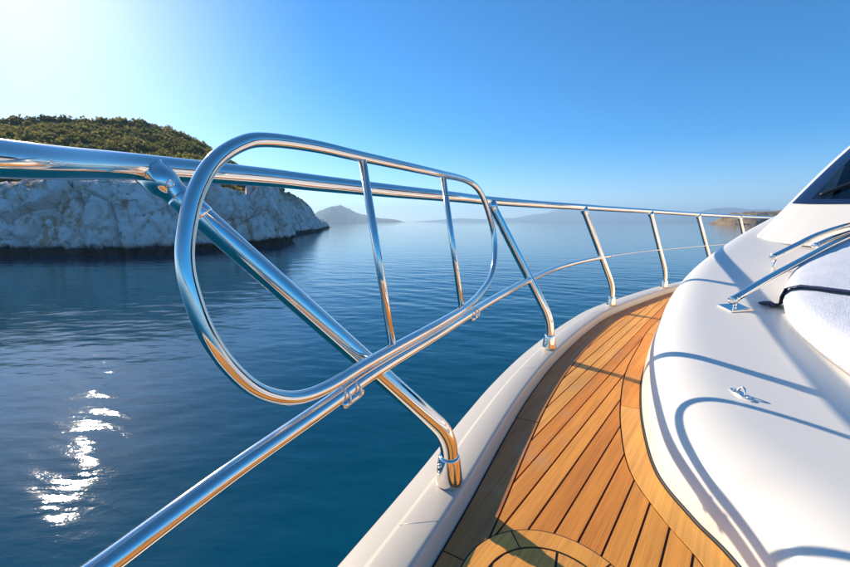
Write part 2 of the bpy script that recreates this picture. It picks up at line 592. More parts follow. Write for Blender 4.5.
ridge('island', 2000, 420, [(-600, 0), (-573, 30), (-533, 63), (-490, 81), (-460, 87), (-427, 75), (-373, 53), (-313, 35), (-253, 24), (-193, 18), (-140, 9), (-100, 0)],
      M['far'], 'blue hazy island with one low peak off the headland', .16, 2.3)
ridge('distant_hills', 5000, 1200, [(720, 0), (1050, 22), (1280, 72), (1600, 128), (1900, 183), (2220, 205), (2500, 196), (2780, 166), (3100, 140), (3500, 100), (3900, 50), (4200, 0)],
      M['far'], 'faint blue mountains far across the sea', .10, 5.1)
ridge('far_coast', 3400, 700, [(2200, 0), (2360, 60), (2550, 112), (2740, 128), (2960, 110), (3230, 88), (3560, 104), (4000, 66), (4400, 0)],
      M['far'], 'blue coast ridge behind the brown headland', .10, 9.4)
ridge('low_coast', 4600, 500, [(-170, 0), (110, 20), (400, 40), (690, 32), (980, 48), (1380, 32), (1720, 0)],
      M['far'], 'very faint low coast along the horizon', .12, 12.4)
ridge('brown_headland', 340, 60, [(268, 0), (270, 5.5), (274, 8.6), (281, 9.6), (292, 10.2), (306, 10.8), (322, 12.2), (345, 13.5), (380, 15), (430, 14), (480, 0)],
      M['brown'], 'low brown rocky headland beyond the stern', .10, 3.3, 420, 44, True)

# haze: one closed box of even air
bm = bmesh.new()
bmesh.ops.create_cube(bm, size=1.0, matrix=Matrix.Translation((0, 0, 124.5)) @ Matrix.Diagonal((14000, 14000, 251, 1)))
m = bpy.data.materials.new('haze_air'); m.use_nodes = True
m.node_tree.nodes.remove(m.node_tree.nodes['Principled BSDF'])
pv = m.node_tree.nodes.new('ShaderNodeVolumePrincipled')
pv.inputs['Color'].default_value = (.60, .83, 1.0, 1)
pv.inputs['Density'].default_value = 0.00034
pv.inputs['Anisotropy'].default_value = 0.25
m.node_tree.links.new(pv.outputs[0], m.node_tree.nodes['Material Output'].inputs['Volume'])
haze = link('haze', bm_mesh('haze', bm), m, smooth=False)
tag(haze, 'thin pale sea haze over the whole bay', 'haze', None, 'stuff')

# ================================================================== the yacht
# boat axes: a = metres aft of the eye along the keel line, c = metres to starboard of the keel line
PSI = R(57)
SP, CP = math.sin(PSI), math.cos(PSI)
def XY(a, c):
    s = c - .3
    return a * SP - s * CP, a * CP + s * SP
def W3(a, c, z):                              # z relative to the eye
    x, y = XY(a, c)
    return (x, y, z + EYE)
def E3(x, y, z): return (x, y, z + EYE)

yacht = empty('motor_yacht', (0, 0, 0))
tag(yacht, 'white motor yacht seen from its bow, with teak side deck and steel guard rails', 'yacht')

ZG = -.60        # gunwale
ZDK = -.640      # teak deck
ZC = -.655       # foot of the coachroof, just under the planking
FEET = [(.478, .934), (1.438, 1.428), (2.573, 1.801), (3.693, 1.966), (4.80, 2.02), (5.95, 2.04)]
SHEER = [(-.62, 0), (-.60, .14), (-.50, .34), (-.30, .52), (-.05, .655), (.20, .785), (.478, .934), (.76, 1.095), (1.05, 1.25),
         (1.438, 1.428), (2.0, 1.64), (2.573, 1.801), (3.693, 1.966), (4.8, 2.02), (6, 2.04), (8, 2.03), (10.5, 1.95)]
sheer = catmull(SHEER, 14)
def offset_curve(cv, o, mirror_nose=True):
    """offset outward (to starboard) a curve running nose -> aft in (a, c)"""
    t = np.gradient(cv, axis=0)
    if mirror_nose: t[0] = (0, 1)
    t /= np.linalg.norm(t, axis=1)[:, None]
    n = np.stack([-t[:, 1], t[:, 0]], -1)
    return cv + n * o

def full(cv):                                  # both sides of the boat
    port = cv[1:][::-1] * np.array([1, -1])
    return np.vstack([port, cv])

def loft(name, curves, mat, parent, smooth=True):
    """curves: list of (k x 3) world polylines of equal length"""
    V = np.stack(curves, 1)
    n, mm = V.shape[:2]
    me = mesh_np(name, V.reshape(-1, 3), grid_faces(n, mm))
    bm = bmesh.new(); bm.from_mesh(me); bmesh.ops.recalc_face_normals(bm, faces=bm.faces); bm.to_mesh(me); bm.free()
    return link(name, me, mat, parent, smooth)

def to3(cv, z):
    return np.array([W3(a, c, z) for a, c in cv])

# --- hull topsides
rows = []
for z, o, sc_a, sh_a in [(-.615, .089, 1, 0), (-.66, .092, 1, 0), (-.70, .080, 1, 0), (-1.0, .03, .99, .06), (-1.5, -.06, .96, .25), (-2.0, -.14, .93, .5), (-2.6, -.24, .88, .8)]:
    cv = offset_curve(sheer, o).copy()
    nose = np.exp(-np.maximum(cv[:, 0] + .6, 0) / 2.5)
    cv[:, 0] += sh_a * nose
    cv[:, 1] *= sc_a
    rows.append(to3(full(cv), z))
loft('hull', rows, M['hull'], yacht)

# --- gunwale cap with raised inner pad
prof = [(.089, -.018), (.089, -.013), (.084, -.0085), (.046, -.0085), (.0405, -.006), (.036, 0.0), (.030, .0025), (.0, .003), (-.026, .0025), (-.033, 0.0), (-.037, -.006), (-.047, -.050), (-.050, -.075)]
rows = [to3(full(offset_curve(sheer, o)), ZG + dz) for o, dz in prof]
gun = loft('gunwale', rows, M['gunwale'], yacht)
# moulded seams across the pad
for k, aa in enumerate([.335, 1.16, 2.25, 3.4]):
    i = int(np.argmin(np.abs(sheer[:, 0] - aa)))
    p0 = offset_curve(sheer, .034)[i]; p1 = offset_curve(sheer, -.030)[i + 2]
    tube('seam', [W3(*p0, ZG + .0012), W3(*(.5 * (p0 + p1)), ZG + .0022), W3(*p1, ZG + .0012)], .0016, M['gunwale'], gun, 8)

# --- coachroof
C_OUT = [(0.6, 0.0), (0.62, 0.15), (0.7, 0.33), (0.835, 0.5), (0.888, 0.592), (0.979, 0.709), (1.15, 0.83), (1.354, 0.947), (1.6, 1.0671), (1.92, 1.1925), (2.43, 1.3734), (3, 1.5046), (3.8, 1.5931), (4.8, 1.6324), (6, 1.6423), (8, 1.6324), (10, 1.5734)]
c_out = catmull(C_OUT, 12)
HA = [.6, 1, 1.5, 2, 2.5, 3, 3.5, 4, 5, 10]
HH = [.151, .187, .223, .280, .354, .437, .526, .621, .80, .80]
def coach_surface(m=46, Rr=.209, Np=2.78):
    T = np.linspace(0, 1, m) ** 2.2
    o = c_out
    aS = np.maximum(o[:, 0], 1.5 + (o[:, 0] - .6) * .35)
    A = o[:, 0][:, None] * (1 - T) + aS[:, None] * T
    C = o[:, 1][:, None] * (1 - T)
    d = np.hypot(A - o[:, 0][:, None], C - o[:, 1][:, None])
    H = np.interp(A, HA, HH)
    # smooth the height curve
    q = np.clip(d / Rr, 0, 1)
    E = (1 - (1 - q) ** Np) ** (1 / Np)
    Z = ZC + H * E - .055 * T
    return A, C, Z
HA_f = np.linspace(.6, 10, 400)
hh_f = np.interp(HA_f, HA, HH); kk = np.hanning(33); kk /= kk.sum()
hh_f = np.convolve(np.pad(hh_f, 16, mode='edge'), kk, 'valid')
HA, HH = HA_f, hh_f
cA, cC, cZ = coach_surface()
cpts = np.stack([cA, cC, cZ], -1)
def coach_z(a, c):
    c = abs(c)
    best = None
    d = (cA - a) ** 2 + (cC - c) ** 2
    idx = np.argsort(d.ravel())[:6]
    w = 1 / (d.ravel()[idx] + 1e-6)
    return float((cZ.ravel()[idx] * w).sum() / w.sum())
base = np.concatenate([cA[:, :1], cC[:, :1]], 1)
def side(sgn):
    V = np.concatenate([np.stack([base[:, 0], base[:, 1], np.full(len(base), ZDK - .05)], -1)[:, None], cpts], 1)
    return V * np.array([1, sgn, 1])
stb = side(1); prt = side(-1)
bm = bmesh.new()
for S in (stb, prt):
    vs = [[bm.verts.new(W3(*S[i, j])) for j in range(S.shape[1])] for i in range(S.shape[0])]
    for i in range(S.shape[0] - 1):
        for j in range(S.shape[1] - 1):
            q = [vs[i][j], vs[i + 1][j], vs[i + 1][j + 1], vs[i][j + 1]]
            try: bm.faces.new(q)
            except ValueError: pass
bmesh.ops.remove_doubles(bm, verts=bm.verts, dist=.0004)
coach = link('coachroof', bm_mesh('coachroof', bm), M['gelcoat'], yacht)
# dark sealant line where it meets the teak
rows = [to3(full(offset_curve(c_out, o)), ZDK + z) for o, z in [(.0045, -.002), (.0045, .004), (.001, .0055), (-.002, .0055)]]
loft('sealant', rows, M['caulk'], coach)

# --- teak deck
deck = loft('teak_deck', [to3(full(offset_curve(sheer, -.046)), ZDK - .004), to3(np.vstack([offset_curve(c_out, .0)[::-1][:0], full(offset_curve(sheer, -.046)) * np.array([1, .0])]), ZDK - .004)],
            M['caulk'], yacht, False)

def plank_from_outline(name, poly2, parent, mat, top=ZDK, th=.012, jitter=.0006):
    z = top + random.uniform(-jitter, jitter)
    bm = bmesh.new()
    vs = [bm.verts.new((*XY(a, c), z + EYE)) for a, c in poly2]
    f = bm.faces.new(vs)
    r = bmesh.ops.extrude_face_region(bm, geom=[f])
    for v in [e for e in r['geom'] if isinstance(e, bmesh.types.BMVert)]:
        v.co.z -= th
    return link(name, bm_mesh(name, bm), mat, parent, False)

# margin planks: along the gunwale, then along the coachroof
def margin(cv, o0, o1, cuts, mt):
    A_ = offset_curve(cv, o0); B_ = offset_curve(cv, o1)
    for a0, a1 in zip(cuts[:-1], cuts[1:]):
        sel = np.where((cv[:, 0] >= a0) & (cv[:, 0] <= a1))[0]
        def at(arr, a):
            return np.array([a + (np.interp(a, cv[:, 0], arr[:, 0] - cv[:, 0])), np.interp(a, cv[:, 0], arr[:, 1])])
        g = .0016
        top = [at(A_, a0 + g)] + [A_[i] for i in sel if a0 + g * 2 < cv[i, 0] < a1 - g * 2] + [at(A_, a1 - g)]
        bot = [at(B_, a0 + g)] + [B_[i] for i in sel if a0 + g * 2 < cv[i, 0] < a1 - g * 2] + [at(B_, a1 - g)]
        poly = top + bot[::-1]
        plank_from_outline('margin_plank', poly, deck, mt)
margin(sheer, -.051, -.118, [-.2, .36, .865, 1.75, 2.7, 4.0, 5.6, 7.2], M['teak_shaded'])
margin(c_out, .0065, .064, [.72, 1.29, 2.25, 3.4, 5.0, 7.0], M['teak'])

# field planks: cut from the deck area between the two margins
o_in = offset_curve(sheer, -.1225)
c_mg = offset_curve(c_out, .0685)
def region_bm():
    bm = bmesh.new()
    sel = o_in[(o_in[:, 1] > .0) & (o_in[:, 0] < 7.0)]
    inn = c_mg[(c_mg[:, 0] < 7.0)]
    def res(cv, n):
        L = np.concatenate([[0], np.cumsum(np.hypot(*np.diff(cv, axis=0).T))])
        t = np.linspace(0, L[-1], n)
        return np.stack([np.interp(t, L, cv[:, 0]), np.interp(t, L, cv[:, 1])], -1)
    sel = res(sel, 160); inn = res(inn, 160)
    vo = [bm.verts.new((*XY(a, c), EYE + ZDK)) for a, c in sel]
    vi = [bm.verts.new((*XY(a, max(c, 0.001)), EYE + ZDK)) for a, c in inn]
    for i in range(159):
        bm.faces.new((vo[i], vo[i + 1], vi[i + 1], vi[i]))
    return bm
reg = region_bm()
reg_me = bpy.data.meshes.new('deck_region'); reg.to_mesh(reg_me); reg.free()
hd = Vector((math.sin(HEAD), math.cos(HEAD), 0)); hn = Vector((math.cos(HEAD), -math.sin(HEAD), 0))
PW = .0455
off0 = hn.dot(Vector((*XY(.478, .934), 0))) % PW
for k in range(-42, 60):
    lo = off0 + k * PW + .0023; hi = lo + PW - .0046
    bm = bmesh.new(); bm.from_mesh(reg_me)
    for w, nn in ((lo, -hn), (hi, hn)):
        geom = bm.verts[:] + bm.edges[:] + bm.faces[:]
        bmesh.ops.bisect_plane(bm, geom=geom, plane_co=hn * w, plane_no=nn, clear_outer=True, dist=1e-6)
    if not bm.faces:
        bm.free(); continue
    area = sum(f.calc_area() for f in bm.faces)
    if area < .0006:
        bm.free(); continue
    bmesh.ops.dissolve_limit(bm, angle_limit=.002, verts=bm.verts, edges=bm.edges)
    todo = set(bm.faces)
    while todo:                                   # every separate run of a plank is a plank
        isl = [todo.pop()]; st_ = list(isl)
        while st_:
            f = st_.pop()
            for e in f.edges:
                for f2 in e.link_faces:
                    if f2 in todo:
                        todo.remove(f2); isl.append(f2); st_.append(f2)
        if sum(f.calc_area() for f in isl) < .0003: continue
        pb_ = bmesh.new(); vm = {}
        for f in isl:
            pb_.faces.new([vm.setdefault(v, None) or vm.__setitem__(v, pb_.verts.new(v.co)) or vm[v] for v in f.verts])
        r = bmesh.ops.extrude_face_region(pb_, geom=pb_.faces[:])
        dz = random.uniform(-.0005, .0005)
        ext = set(e for e in r['geom'] if isinstance(e, bmesh.types.BMVert))
        for v in pb_.verts:
            v.co.z += dz - (.010 if v in ext else 0)
        link('plank', bm_mesh('plank', pb_), M['teak'], deck, False)
    bm.free()
# plain teak on the far (port) side, out of the picture
port_out = offset_curve(sheer, -.051) * np.array([1, -1]); port_in = offset_curve(c_out, .0065) * np.array([1, -1])
def res(cv, n):
    L = np.concatenate([[0], np.cumsum(np.hypot(*np.diff(cv, axis=0).T))]); t = np.linspace(0, L[-1], n)
    return np.stack([np.interp(t, L, cv[:, 0]), np.interp(t, L, cv[:, 1])], -1)
loft('planking', [to3(res(port_out, 120), ZDK), to3(res(port_in, 120), ZDK)], M['teak'], deck, False)

# round hatch lid in the foredeck
hx, hy, hr = .211, .537, .160
def ring_poly(r0, r1, t0, t1, n=26):
    P = [(hx + r1 * math.cos(t0 + (t1 - t0) * k / n), hy + r1 * math.sin(t0 + (t1 - t0) * k / n)) for k in range(n + 1)]
    if r0 > 0:
        P += [(hx + r0 * math.cos(t1 + (t0 - t1) * k / n), hy + r0 * math.sin(t1 + (t0 - t1) * k / n)) for k in range(n + 1)]
    return P
def solid_xy(name, P, z0, z1, mat, parent):
    bm = bmesh.new()
    f = bm.faces.new([bm.verts.new((x, y, z1 + EYE)) for x, y in P])
    r = bmesh.ops.extrude_face_region(bm, geom=[f])
    for v in [e for e in r['geom'] if isinstance(e, bmesh.types.BMVert)]: v.co.z -= (z1 - z0)
    return link(name, bm_mesh(name, bm), mat, parent, False)
hatch = solid_xy('deck_hatch', ring_poly(0, hr + .004, 0, 2 * math.pi * .999, 80), ZDK - .006, ZDK + .0011, M['caulk'], yacht)
cuts = [R(-30), R(30), R(101), R(170), R(240), R(330)]
for t0, t1 in zip(cuts[:-1], cuts[1:]):
    g = .012
    solid_xy('ring_plank', ring_poly(hr - .040, hr, t0 + g, t1 - g), ZDK, ZDK + .0028, M['teak'], hatch)
for k in range(-1, 1):                          # inner boards of the lid
    x0 = k * .125 + .0025; x1 = x0 + .120
    ri = hr - .0445
    P = []
    for s in np.linspace(x0, x1, 9):
        if abs(s) < ri: P.append((s, math.sqrt(ri * ri - s * s)))
    Q = [(s, -h) for s, h in P][::-1]
    if len(P) < 3: continue
    th = R(-24)
    pts = [(hx + s * math.cos(th) - h * math.sin(th), hy + s * math.sin(th) + h * math.cos(th)) for s, h in P + Q]
    solid_xy('plank', pts, ZDK, ZDK + .0028, M['teak'], hatch)

# --- guard rails
ST = M['steel']
TOPR = [(-0.62, 0, 0.03), (-0.6, 0.25, 0.04), (-0.44, 0.52, 0.05), (-0.27, 0.72, 0.057), (-0.139, 0.87, 0.063), (-0.04, 1.03, 0.0812), (0.16, 1.165, 0.0915), (0.3, 1.232, 0.0917), (0.565, 1.335, 0.0905), (0.87, 1.46, 0.092), (1.186, 1.593, 0.092), (1.7, 1.74, 0.093), (2.235, 1.845, 0.093), (2.85, 1.965, 0.092), (3.49, 2.05, 0.089), (4.6, 2.12, 0.075), (5.75, 2.13, 0.061), (7.0, 2.12, 0.052), (8.2, 2.1, 0.042)]
tr_pts = catmull([W3(*q) for q in TOPR], 14)
port_top = [W3(q[0], -q[1], q[2]) for q in TOPR[1:9]][::-1]
tr_all = catmull(port_top + [W3(*q) for q in TOPR], 14)
top_rail = tube('top_rail', tr_all, .0195, ST, yacht, 28)

MID = [E3(-.40, .20, -.385), E3(-.356, .295, -.358), E3(-.322, .335 , -.343), E3(-.251, .447, -.321), E3(-.162, .585, -.300), E3(-.097, .695, -.286), E3(.039, .935, -.279), E3(.203, 1.25, -.276),
       E3(.345, 1.495, -.270), E3(.472, 1.705, -.265), E3(.7, 2.035, -.254), E3(.95, 2.33, -.247), E3(1.19, 2.575, -.244), E3(1.32, 2.70, -.2435)]
mid_rail = tube('mid_rail', catmull(MID, 14), .0138, ST, yacht, 24)
# lower bow part of the mid rail, round the stem
WIRE = [E3(1.31, 2.69, -.2435), E3(1.65, 3.0, -.245), E3(2.11, 3.39, -.25), W3(4.72, 2.06, -.255), W3(5.87, 2.08, -.26), W3(7.2, 2.07, -.26)]
tube('guard_wire', catmull(WIRE, 10), .0045, ST, yacht, 10)

def stanchion(foot, top, bend_z, r=.0195, label=None):
    fx, fy = XY(*foot)
    F = Vector((fx, fy, EYE + ZG + .003)); Tp = Vector(top)
    B = Vector((fx, fy, EYE + bend_z))
    d = (Tp - B).normalized()
    pts = [F + Vector((0, 0, .02)), F + Vector((0, 0, .05))]
    l0 = B.z - F.z - .05
    rb = min(l0 * .75, .07)
    p0 = B - Vector((0, 0, rb)); p2 = B + d * rb
    pts.append(p0)
    for k in range(1, 9):
        t = k / 9
        pts.append(p0 * (1 - t) ** 2 + B * 2 * t * (1 - t) + p2 * t * t)
    for k in range(0, 6):
        pts.append(p2.lerp(Tp, k / 5))
    for dd_ in (.055, .042, .036, .03):
        pts.insert(len(pts) - 1, Tp - d * dd_)
    rr_ = [r] * (len(pts) - 3) + [r * 1.10, r * 1.22, r * 1.28]
    s = tube('stanchion', [tuple(p) for p in pts], rr_, ST, yacht, 24)
    if label: s['label'] = label
    # cone shaped foot socket with collar and two set screws
    bm = bmesh.new()
    pr = [(.0, .030), (.004, .0315), (.012, .0315), (.050, .0265), (.064, .0245), (.067, .0235), (.0675, .021), (.0675, .0188)]
    tube_bm(bm, [(F.x, F.y, F.z + z) for z, _ in pr], [q for _, q in pr], 28)
    so = link('foot_socket', bm_mesh('foot_socket', bm), ST, s)
    for z in (.034, .052):
        dd = Vector((-.83, -.55, 0))
        c = F + Vector((0, 0, z)) + dd * .027
        tube('set_screw', [tuple(c - dd * .004), tuple(c + dd * .0035)], .0042, ST, s, 10)
    # weld collar under the rail
    return s

tops = {0: E3(-.437, .617, .066)}
def on_rail(a):
    P = catmull([(q[0], q[1], q[2]) for q in TOPR], 14)
    k = int(np.argmin(np.abs(P[:, 0] - a) + (P[:, 1] < .5) * 9))
    return W3(P[k, 0], P[k, 1], P[k, 2] - .004)
stanchion(FEET[0], on_rail(-.03), -.478, .0198)
stanchion(FEET[1], on_rail(1.186), -.455)
stanchion(FEET[2], on_rail(2.235), -.455)
stanchion(FEET[3], on_rail(3.49), -.455)
stanchion(FEET[4], on_rail(4.60), -.455)
stanchion(FEET[5], on_rail(5.75), -.455)
# saddle joint under the top rail at the bow stanchion
P = Vector(on_rail(-.03)); B = Vector((*XY(*FEET[0]), EYE - .478)); d = (B - P).normalized()
tube('sleeve', [tuple(P + d * t) for t in (.052, .056, .095, .099)], [.0199, .0212, .0212, .0199], ST, yacht, 24)

# --- gate hoop clamped to the mid rail
HOOP = [(-0.2351, 0.5904, 0.1202), (-0.2567, 0.55, 0.1065), (-0.2745, 0.5099, 0.0764), (-0.2838, 0.4785, 0.0337), (-0.2865, 0.4583, -0.0112), (-0.2853, 0.4473, -0.0483), (-0.2791, 0.4437, -0.0862), (-0.268, 0.4464, -0.1327), (-0.252, 0.4583, -0.1787), (-0.2302, 0.4785, -0.2207), (-0.2075, 0.5062, -0.2475), (-0.1839, 0.5378, -0.2615), (-0.1551, 0.5829, -0.2647), (-0.1149, 0.6522, -0.259), (-0.0634, 0.7412, -0.2554), (0.0282, 0.8979, -0.2499), (0.1093, 1.0563, -0.2469), (0.1769, 1.2155, -0.2366), (0.2399, 1.3689, -0.2036), (0.2663, 1.4405, -0.1352), (0.2652, 1.4703, -0.0463), (0.232, 1.4509, 0.0545), (0.1953, 1.4084, 0.1128), (0.1359, 1.3036, 0.1368), (0.0312, 1.0637, 0.1303), (-0.1247, 0.7784, 0.1264), (-0.1878, 0.6734, 0.1267)]
H3 = [E3(*q) for q in HOOP]
ext = H3[-3:] + H3 + H3[:3]
cm = catmull(ext, 8)[3 * 8: 3 * 8 + len(H3) * 8]
hoop = tube('gate_hoop', cm, .0105, ST, yacht, 22, closed=True)
for a_, b_ in [((-0.1246, 0.7774, 0.1228), (-0.0652, 0.7392, -0.2571)), ((0.0507, 1.1048, 0.1284), (0.1055, 1.0563, -0.2469))]:
    tube('crossbar', [E3(*a_), E3(*[.5 * (u + v) for u, v in zip(a_, b_)]), E3(*b_)], .0082, ST, hoop, 16)
def clamp(i0):
    a_ = Vector(MIDC[i0]); b_ = Vector(MIDC[i0 + 6]); d = (b_ - a_).normalized()
    off = Vector((.009, -.003, -.014))
    L = .055
    tube('hinge_clamp', [tuple(a_ + off + d * t) for t in (-L / 2, -L / 2 + .004, L / 2 - .006, L / 2)], [.005, .0075, .0075, .0045], ST, hoop, 16)
    for t in (-.016, .012):
        c = a_ + d * t
        ring = []
        n1 = d.orthogonal().normalized(); n2 = d.cross(n1)
        cc = c + off * .30
        ring = [tuple(cc + (n1 * math.cos(k / 20 * 6.2832) + n2 * math.sin(k / 20 * 6.2832)) * .0175) for k in range(20)]
        tube('clamp_band', ring, .0018, ST, hoop, 8, closed=True)
MIDC = catmull(MID, 14)
def near_mid(x, y): return int(np.argmin(np.hypot(MIDC[:, 0] - x, MIDC[:, 1] - y)))
clamp(near_mid(-.135, .63)); clamp(near_mid(.15, 1.15))

# --- grab rails beside the sun pad
def surf_frame(a, c):
    x, y = XY(a, c); z0 = coach_z(a, c)
    x2, y2 = XY(a + .05, c); x3, y3 = XY(a, c + .05)
    P0 = Vector((x, y, EYE + z0))
    n = (Vector((x2, y2, EYE + coach_z(a + .05, c))) - P0).cross(Vector((x3, y3, EYE + coach_z(a, c + .05))) - P0).normalized()
    if n.z < 0: n = -n
    return Matrix.Translation(P0) @ n.to_track_quat('Z', 'Y').to_matrix().to_4x4()

def grab(name, pts, r, plates, plated=True):
    g = tube(name, catmull([W3(*q) for q in pts], 10), r, ST, yacht, 18)
    a0 = Vector(W3(*pts[0])); a1 = Vector(W3(*pts[1])); d = (a0 - a1).normalized()
    tube('end_cap', [tuple(a0 - d * .004), tuple(a0 + d * .010), tuple(a0 + d * .014)], [r * 1.12, r * 1.12, r * .7], ST, g, 18)
    for (a, c, top) in plates:
        z0 = coach_z(a, c)
        x, y = XY(a, c)
        tube('post', [(x, y, EYE + z0 - .01), (x, y, EYE + z0 + .02), W3(a, c, top)], .0075, ST, g, 14)
        if not plated: continue
        # square base plate with bevel
        bm = bmesh.new()
        bmesh.ops.create_cube(bm, size=1, matrix=surf_frame(a, c) @ Matrix.Translation((0, 0, .005)) @ Matrix.Rotation(R(35), 4, 'Z') @ Matrix.Diagonal((.095, .095, .007, 1)))
        bmesh.ops.bevel(bm, geom=bm.edges[:], offset=.003, segments=2, affect='EDGES')
        pl = link('base_plate', bm_mesh('base_plate', bm), ST, g, False)
    return g
grab('grab_rail', [(2.02, .925, -.338), (2.3, .90, -.272), (2.62, .87, -.205), (2.95, .835, -.135), (3.25, .80, -.082), (3.5, .77, -.045)], .0165, [(2.045, .925, -.338)])
grab('grab_rail', [(2.76, 1.0, -.192), (2.98, .965, -.135), (3.2, .93, -.080), (3.45, .87, -.030), (3.65, .83, -.005)], .0165, [(2.785, 1.0, -.185)], False)
grab('grab_rail', [(2.93, .875, -.130), (3.1, .855, -.098), (3.3, .83, -.070), (3.5, .80, -.04)], .015, [(2.955, .872, -.128)], False)

# --- pad eye on the coachroof
a, c = 1.238, .638
z0 = coach_z(a, c)
x, y = XY(a, c)
bm = bmesh.new()
x2, y2 = XY(a + .04, c); x3, y3 = XY(a, c + .04)
nrm = (Vector((x2, y2, EYE + coach_z(a + .04, c))) - Vector((x, y, EYE + z0))).cross(Vector((x3, y3, EYE + coach_z(a, c + .04))) - Vector((x, y, EYE + z0))).normalized()
if nrm.z < 0: nrm = -nrm
tilt = Matrix.Translation((x, y, EYE + z0 + .001)) @ nrm.to_track_quat('Z', 'Y').to_matrix().to_4x4() @ Matrix.Rotation(R(-66), 4, 'Z')
pr = [(-.034, .004), (-.026, .009), (-.012, .012), (.012, .012), (.026, .009), (.034, .004)]
ring = [Vector((u, w, 0)) for u, w in pr] + [Vector((u, -w, 0)) for u, w in pr[::-1]]
f = bm.faces.new([bm.verts.new(tilt @ (v + Vector((0, 0, .003)))) for v in ring])
r = bmesh.ops.extrude_face_region(bm, geom=[f])
for v in [e for e in r['geom'] if isinstance(e, bmesh.types.BMVert)]: v.co.z -= .006
eye = link('pad_eye', bm_mesh('pad_eye', bm), ST, yacht, False)
tube('eye_loop', [tuple(tilt @ Vector((.012 * math.cos(t) , 0, .002 + .020 * math.sin(t)))) for t in np.linspace(0, math.pi, 12)], .0032, ST, eye, 10)
for u in (-.022, .022):
    tube('screw_head', [tuple(tilt @ Vector((u, 0, .002))), tuple(tilt @ Vector((u, 0, .0055)))], .0045, ST, eye, 10)

# --- cabin and windscreen
BOT = [(9.5, 1.32, .14), (6.0, 1.34, .14), (4.7, 1.335, .135), (4.15, 1.31, .125), (3.93, 1.25, .115), (3.80, 1.08, .10), (3.70, .8, .09), (3.62, .45, .085), (3.6, 0, .085)]
TOPW = [(9.5, .98, 1.02), (7.0, 1.0, 1.03), (5.75, .99, 1.02), (5.42, .97, 1.01), (5.30, .91, 1.0), (5.22, .78, 1.0), (5.16, .58, 1.01), (5.10, .3, 1.02), (5.08, 0, 1.02)]
def cab_pt(t, v):
    """t along the outline 0..8, v up 0..1"""
    i = min(int(t), 7); f = t - i
    A_ = CB[int(round(t * 10))]; B_ = CT[int(round(t * 10))]
    p = A_ * (1 - v) + B_ * v
    bulge = .05 * math.sin(math.pi * v)
    p = p + np.array([-.6 * bulge if t > 4 else 0, .35 * bulge if t < 5 else 0, .6 * bulge])
    return p
CB = catmull(BOT, 10); CT = catmull(TOPW, 10)
nT, nV = 81, 13
def cab_grid(ts, vs, sgn, out=0.0):
    G = np.array([[cab_pt(t, v) * np.array([1, sgn, 1]) for v in vs] for t in ts])
    P = np.array([[W3(*q) for q in row] for row in G])
    du = np.gradient(P, axis=0); dv = np.gradient(P, axis=1)
    n = np.cross(du, dv); n /= np.linalg.norm(n, axis=-1, keepdims=True) + 1e-9
    cen = np.array(W3(6.5, 0, .3))
    sg = np.sign(((P - cen) * n).sum(-1, keepdims=True))
    return P + n * sg * out
cabin = empty('cabin')
cabin.parent = yacht
bm = bmesh.new()
ts = np.arange(0, 8.01, .1); vs = np.linspace(-.25, 1.0, 15)
T0, T1 = 4.25, 8.0                    # opening in front for the glass
V0, V1 = .06, .80
tl_ = np.concatenate([np.arange(0, 4.2, .1), [4.3], np.arange(4.4, 8.01, .1)])
for sgn in (1, -1):
    vv = np.sort(np.concatenate([np.linspace(-.25, V0, 4), np.linspace(V0, V1, 8)[1:], np.linspace(V1, 1, 3)[1:]]))
    G = cab_grid(tl_, vv, sgn)
    vs_ = [[bm.verts.new(q) for q in row] for row in G]
    for i in range(len(tl_) - 1):
        for j in range(len(vv) - 1):
            tm = .5 * (tl_[i] + tl_[i + 1]); vm = .5 * (vv[j] + vv[j + 1])
            if tm > 4.5 and V0 < vm < V1: continue
            bm.faces.new((vs_[i][j], vs_[i + 1][j], vs_[i + 1][j + 1], vs_[i][j + 1]))
    # roof
    nt_ = len(vv) - 1
    ctr = [bm.verts.new(W3(CT[int(round(t * 10))][0] + .0, 0, 1.05)) for t in tl_]
    for i in range(len(tl_) - 1):
        try: bm.faces.new((vs_[i][nt_], vs_[i + 1][nt_], ctr[i + 1], ctr[i]))
        except ValueError: pass
bmesh.ops.remove_doubles(bm, verts=bm.verts, dist=.0005)
# roof lip
house = link('cabin_house', bm_mesh('cabin_house', bm), M['gelcoat'], yacht)
# dark band round the pane, then the pane
def panel(name, t0, t1, v0, v1, out, mat, hole=None):
    bm = bmesh.new()
    for sgn in (1, -1):
        tt = np.arange(t0, t1 + .001, .1); v_ = np.linspace(v0, v1, 25)
        G = cab_grid(tt, v_, sgn, out)
        vs_ = [[bm.verts.new(q) for q in row] for row in G]
        for i in range(len(tt) - 1):
            for j in range(len(v_) - 1):
                tm = .5 * (tt[i] + tt[i + 1]); vm = .5 * (v_[j] + v_[j + 1])
                if hole and tm > hole[0] and hole[1] < vm < hole[2]: continue
                bm.faces.new((vs_[i][j], vs_[i + 1][j], vs_[i + 1][j + 1], vs_[i][j + 1]))
    bmesh.ops.remove_doubles(bm, verts=bm.verts, dist=.0005)
    return link(name, bm_mesh(name, bm), mat, house)
ws = panel('window_band', 4.0, 8.0, .02, .83, .004, M['band'], (4.65, .07, .74))
panel('window_pane', 4.6, 8.0, .05, .76, .0015, M['glass'])
COL.objects.unlink(cabin); bpy.data.objects.remove(cabin)
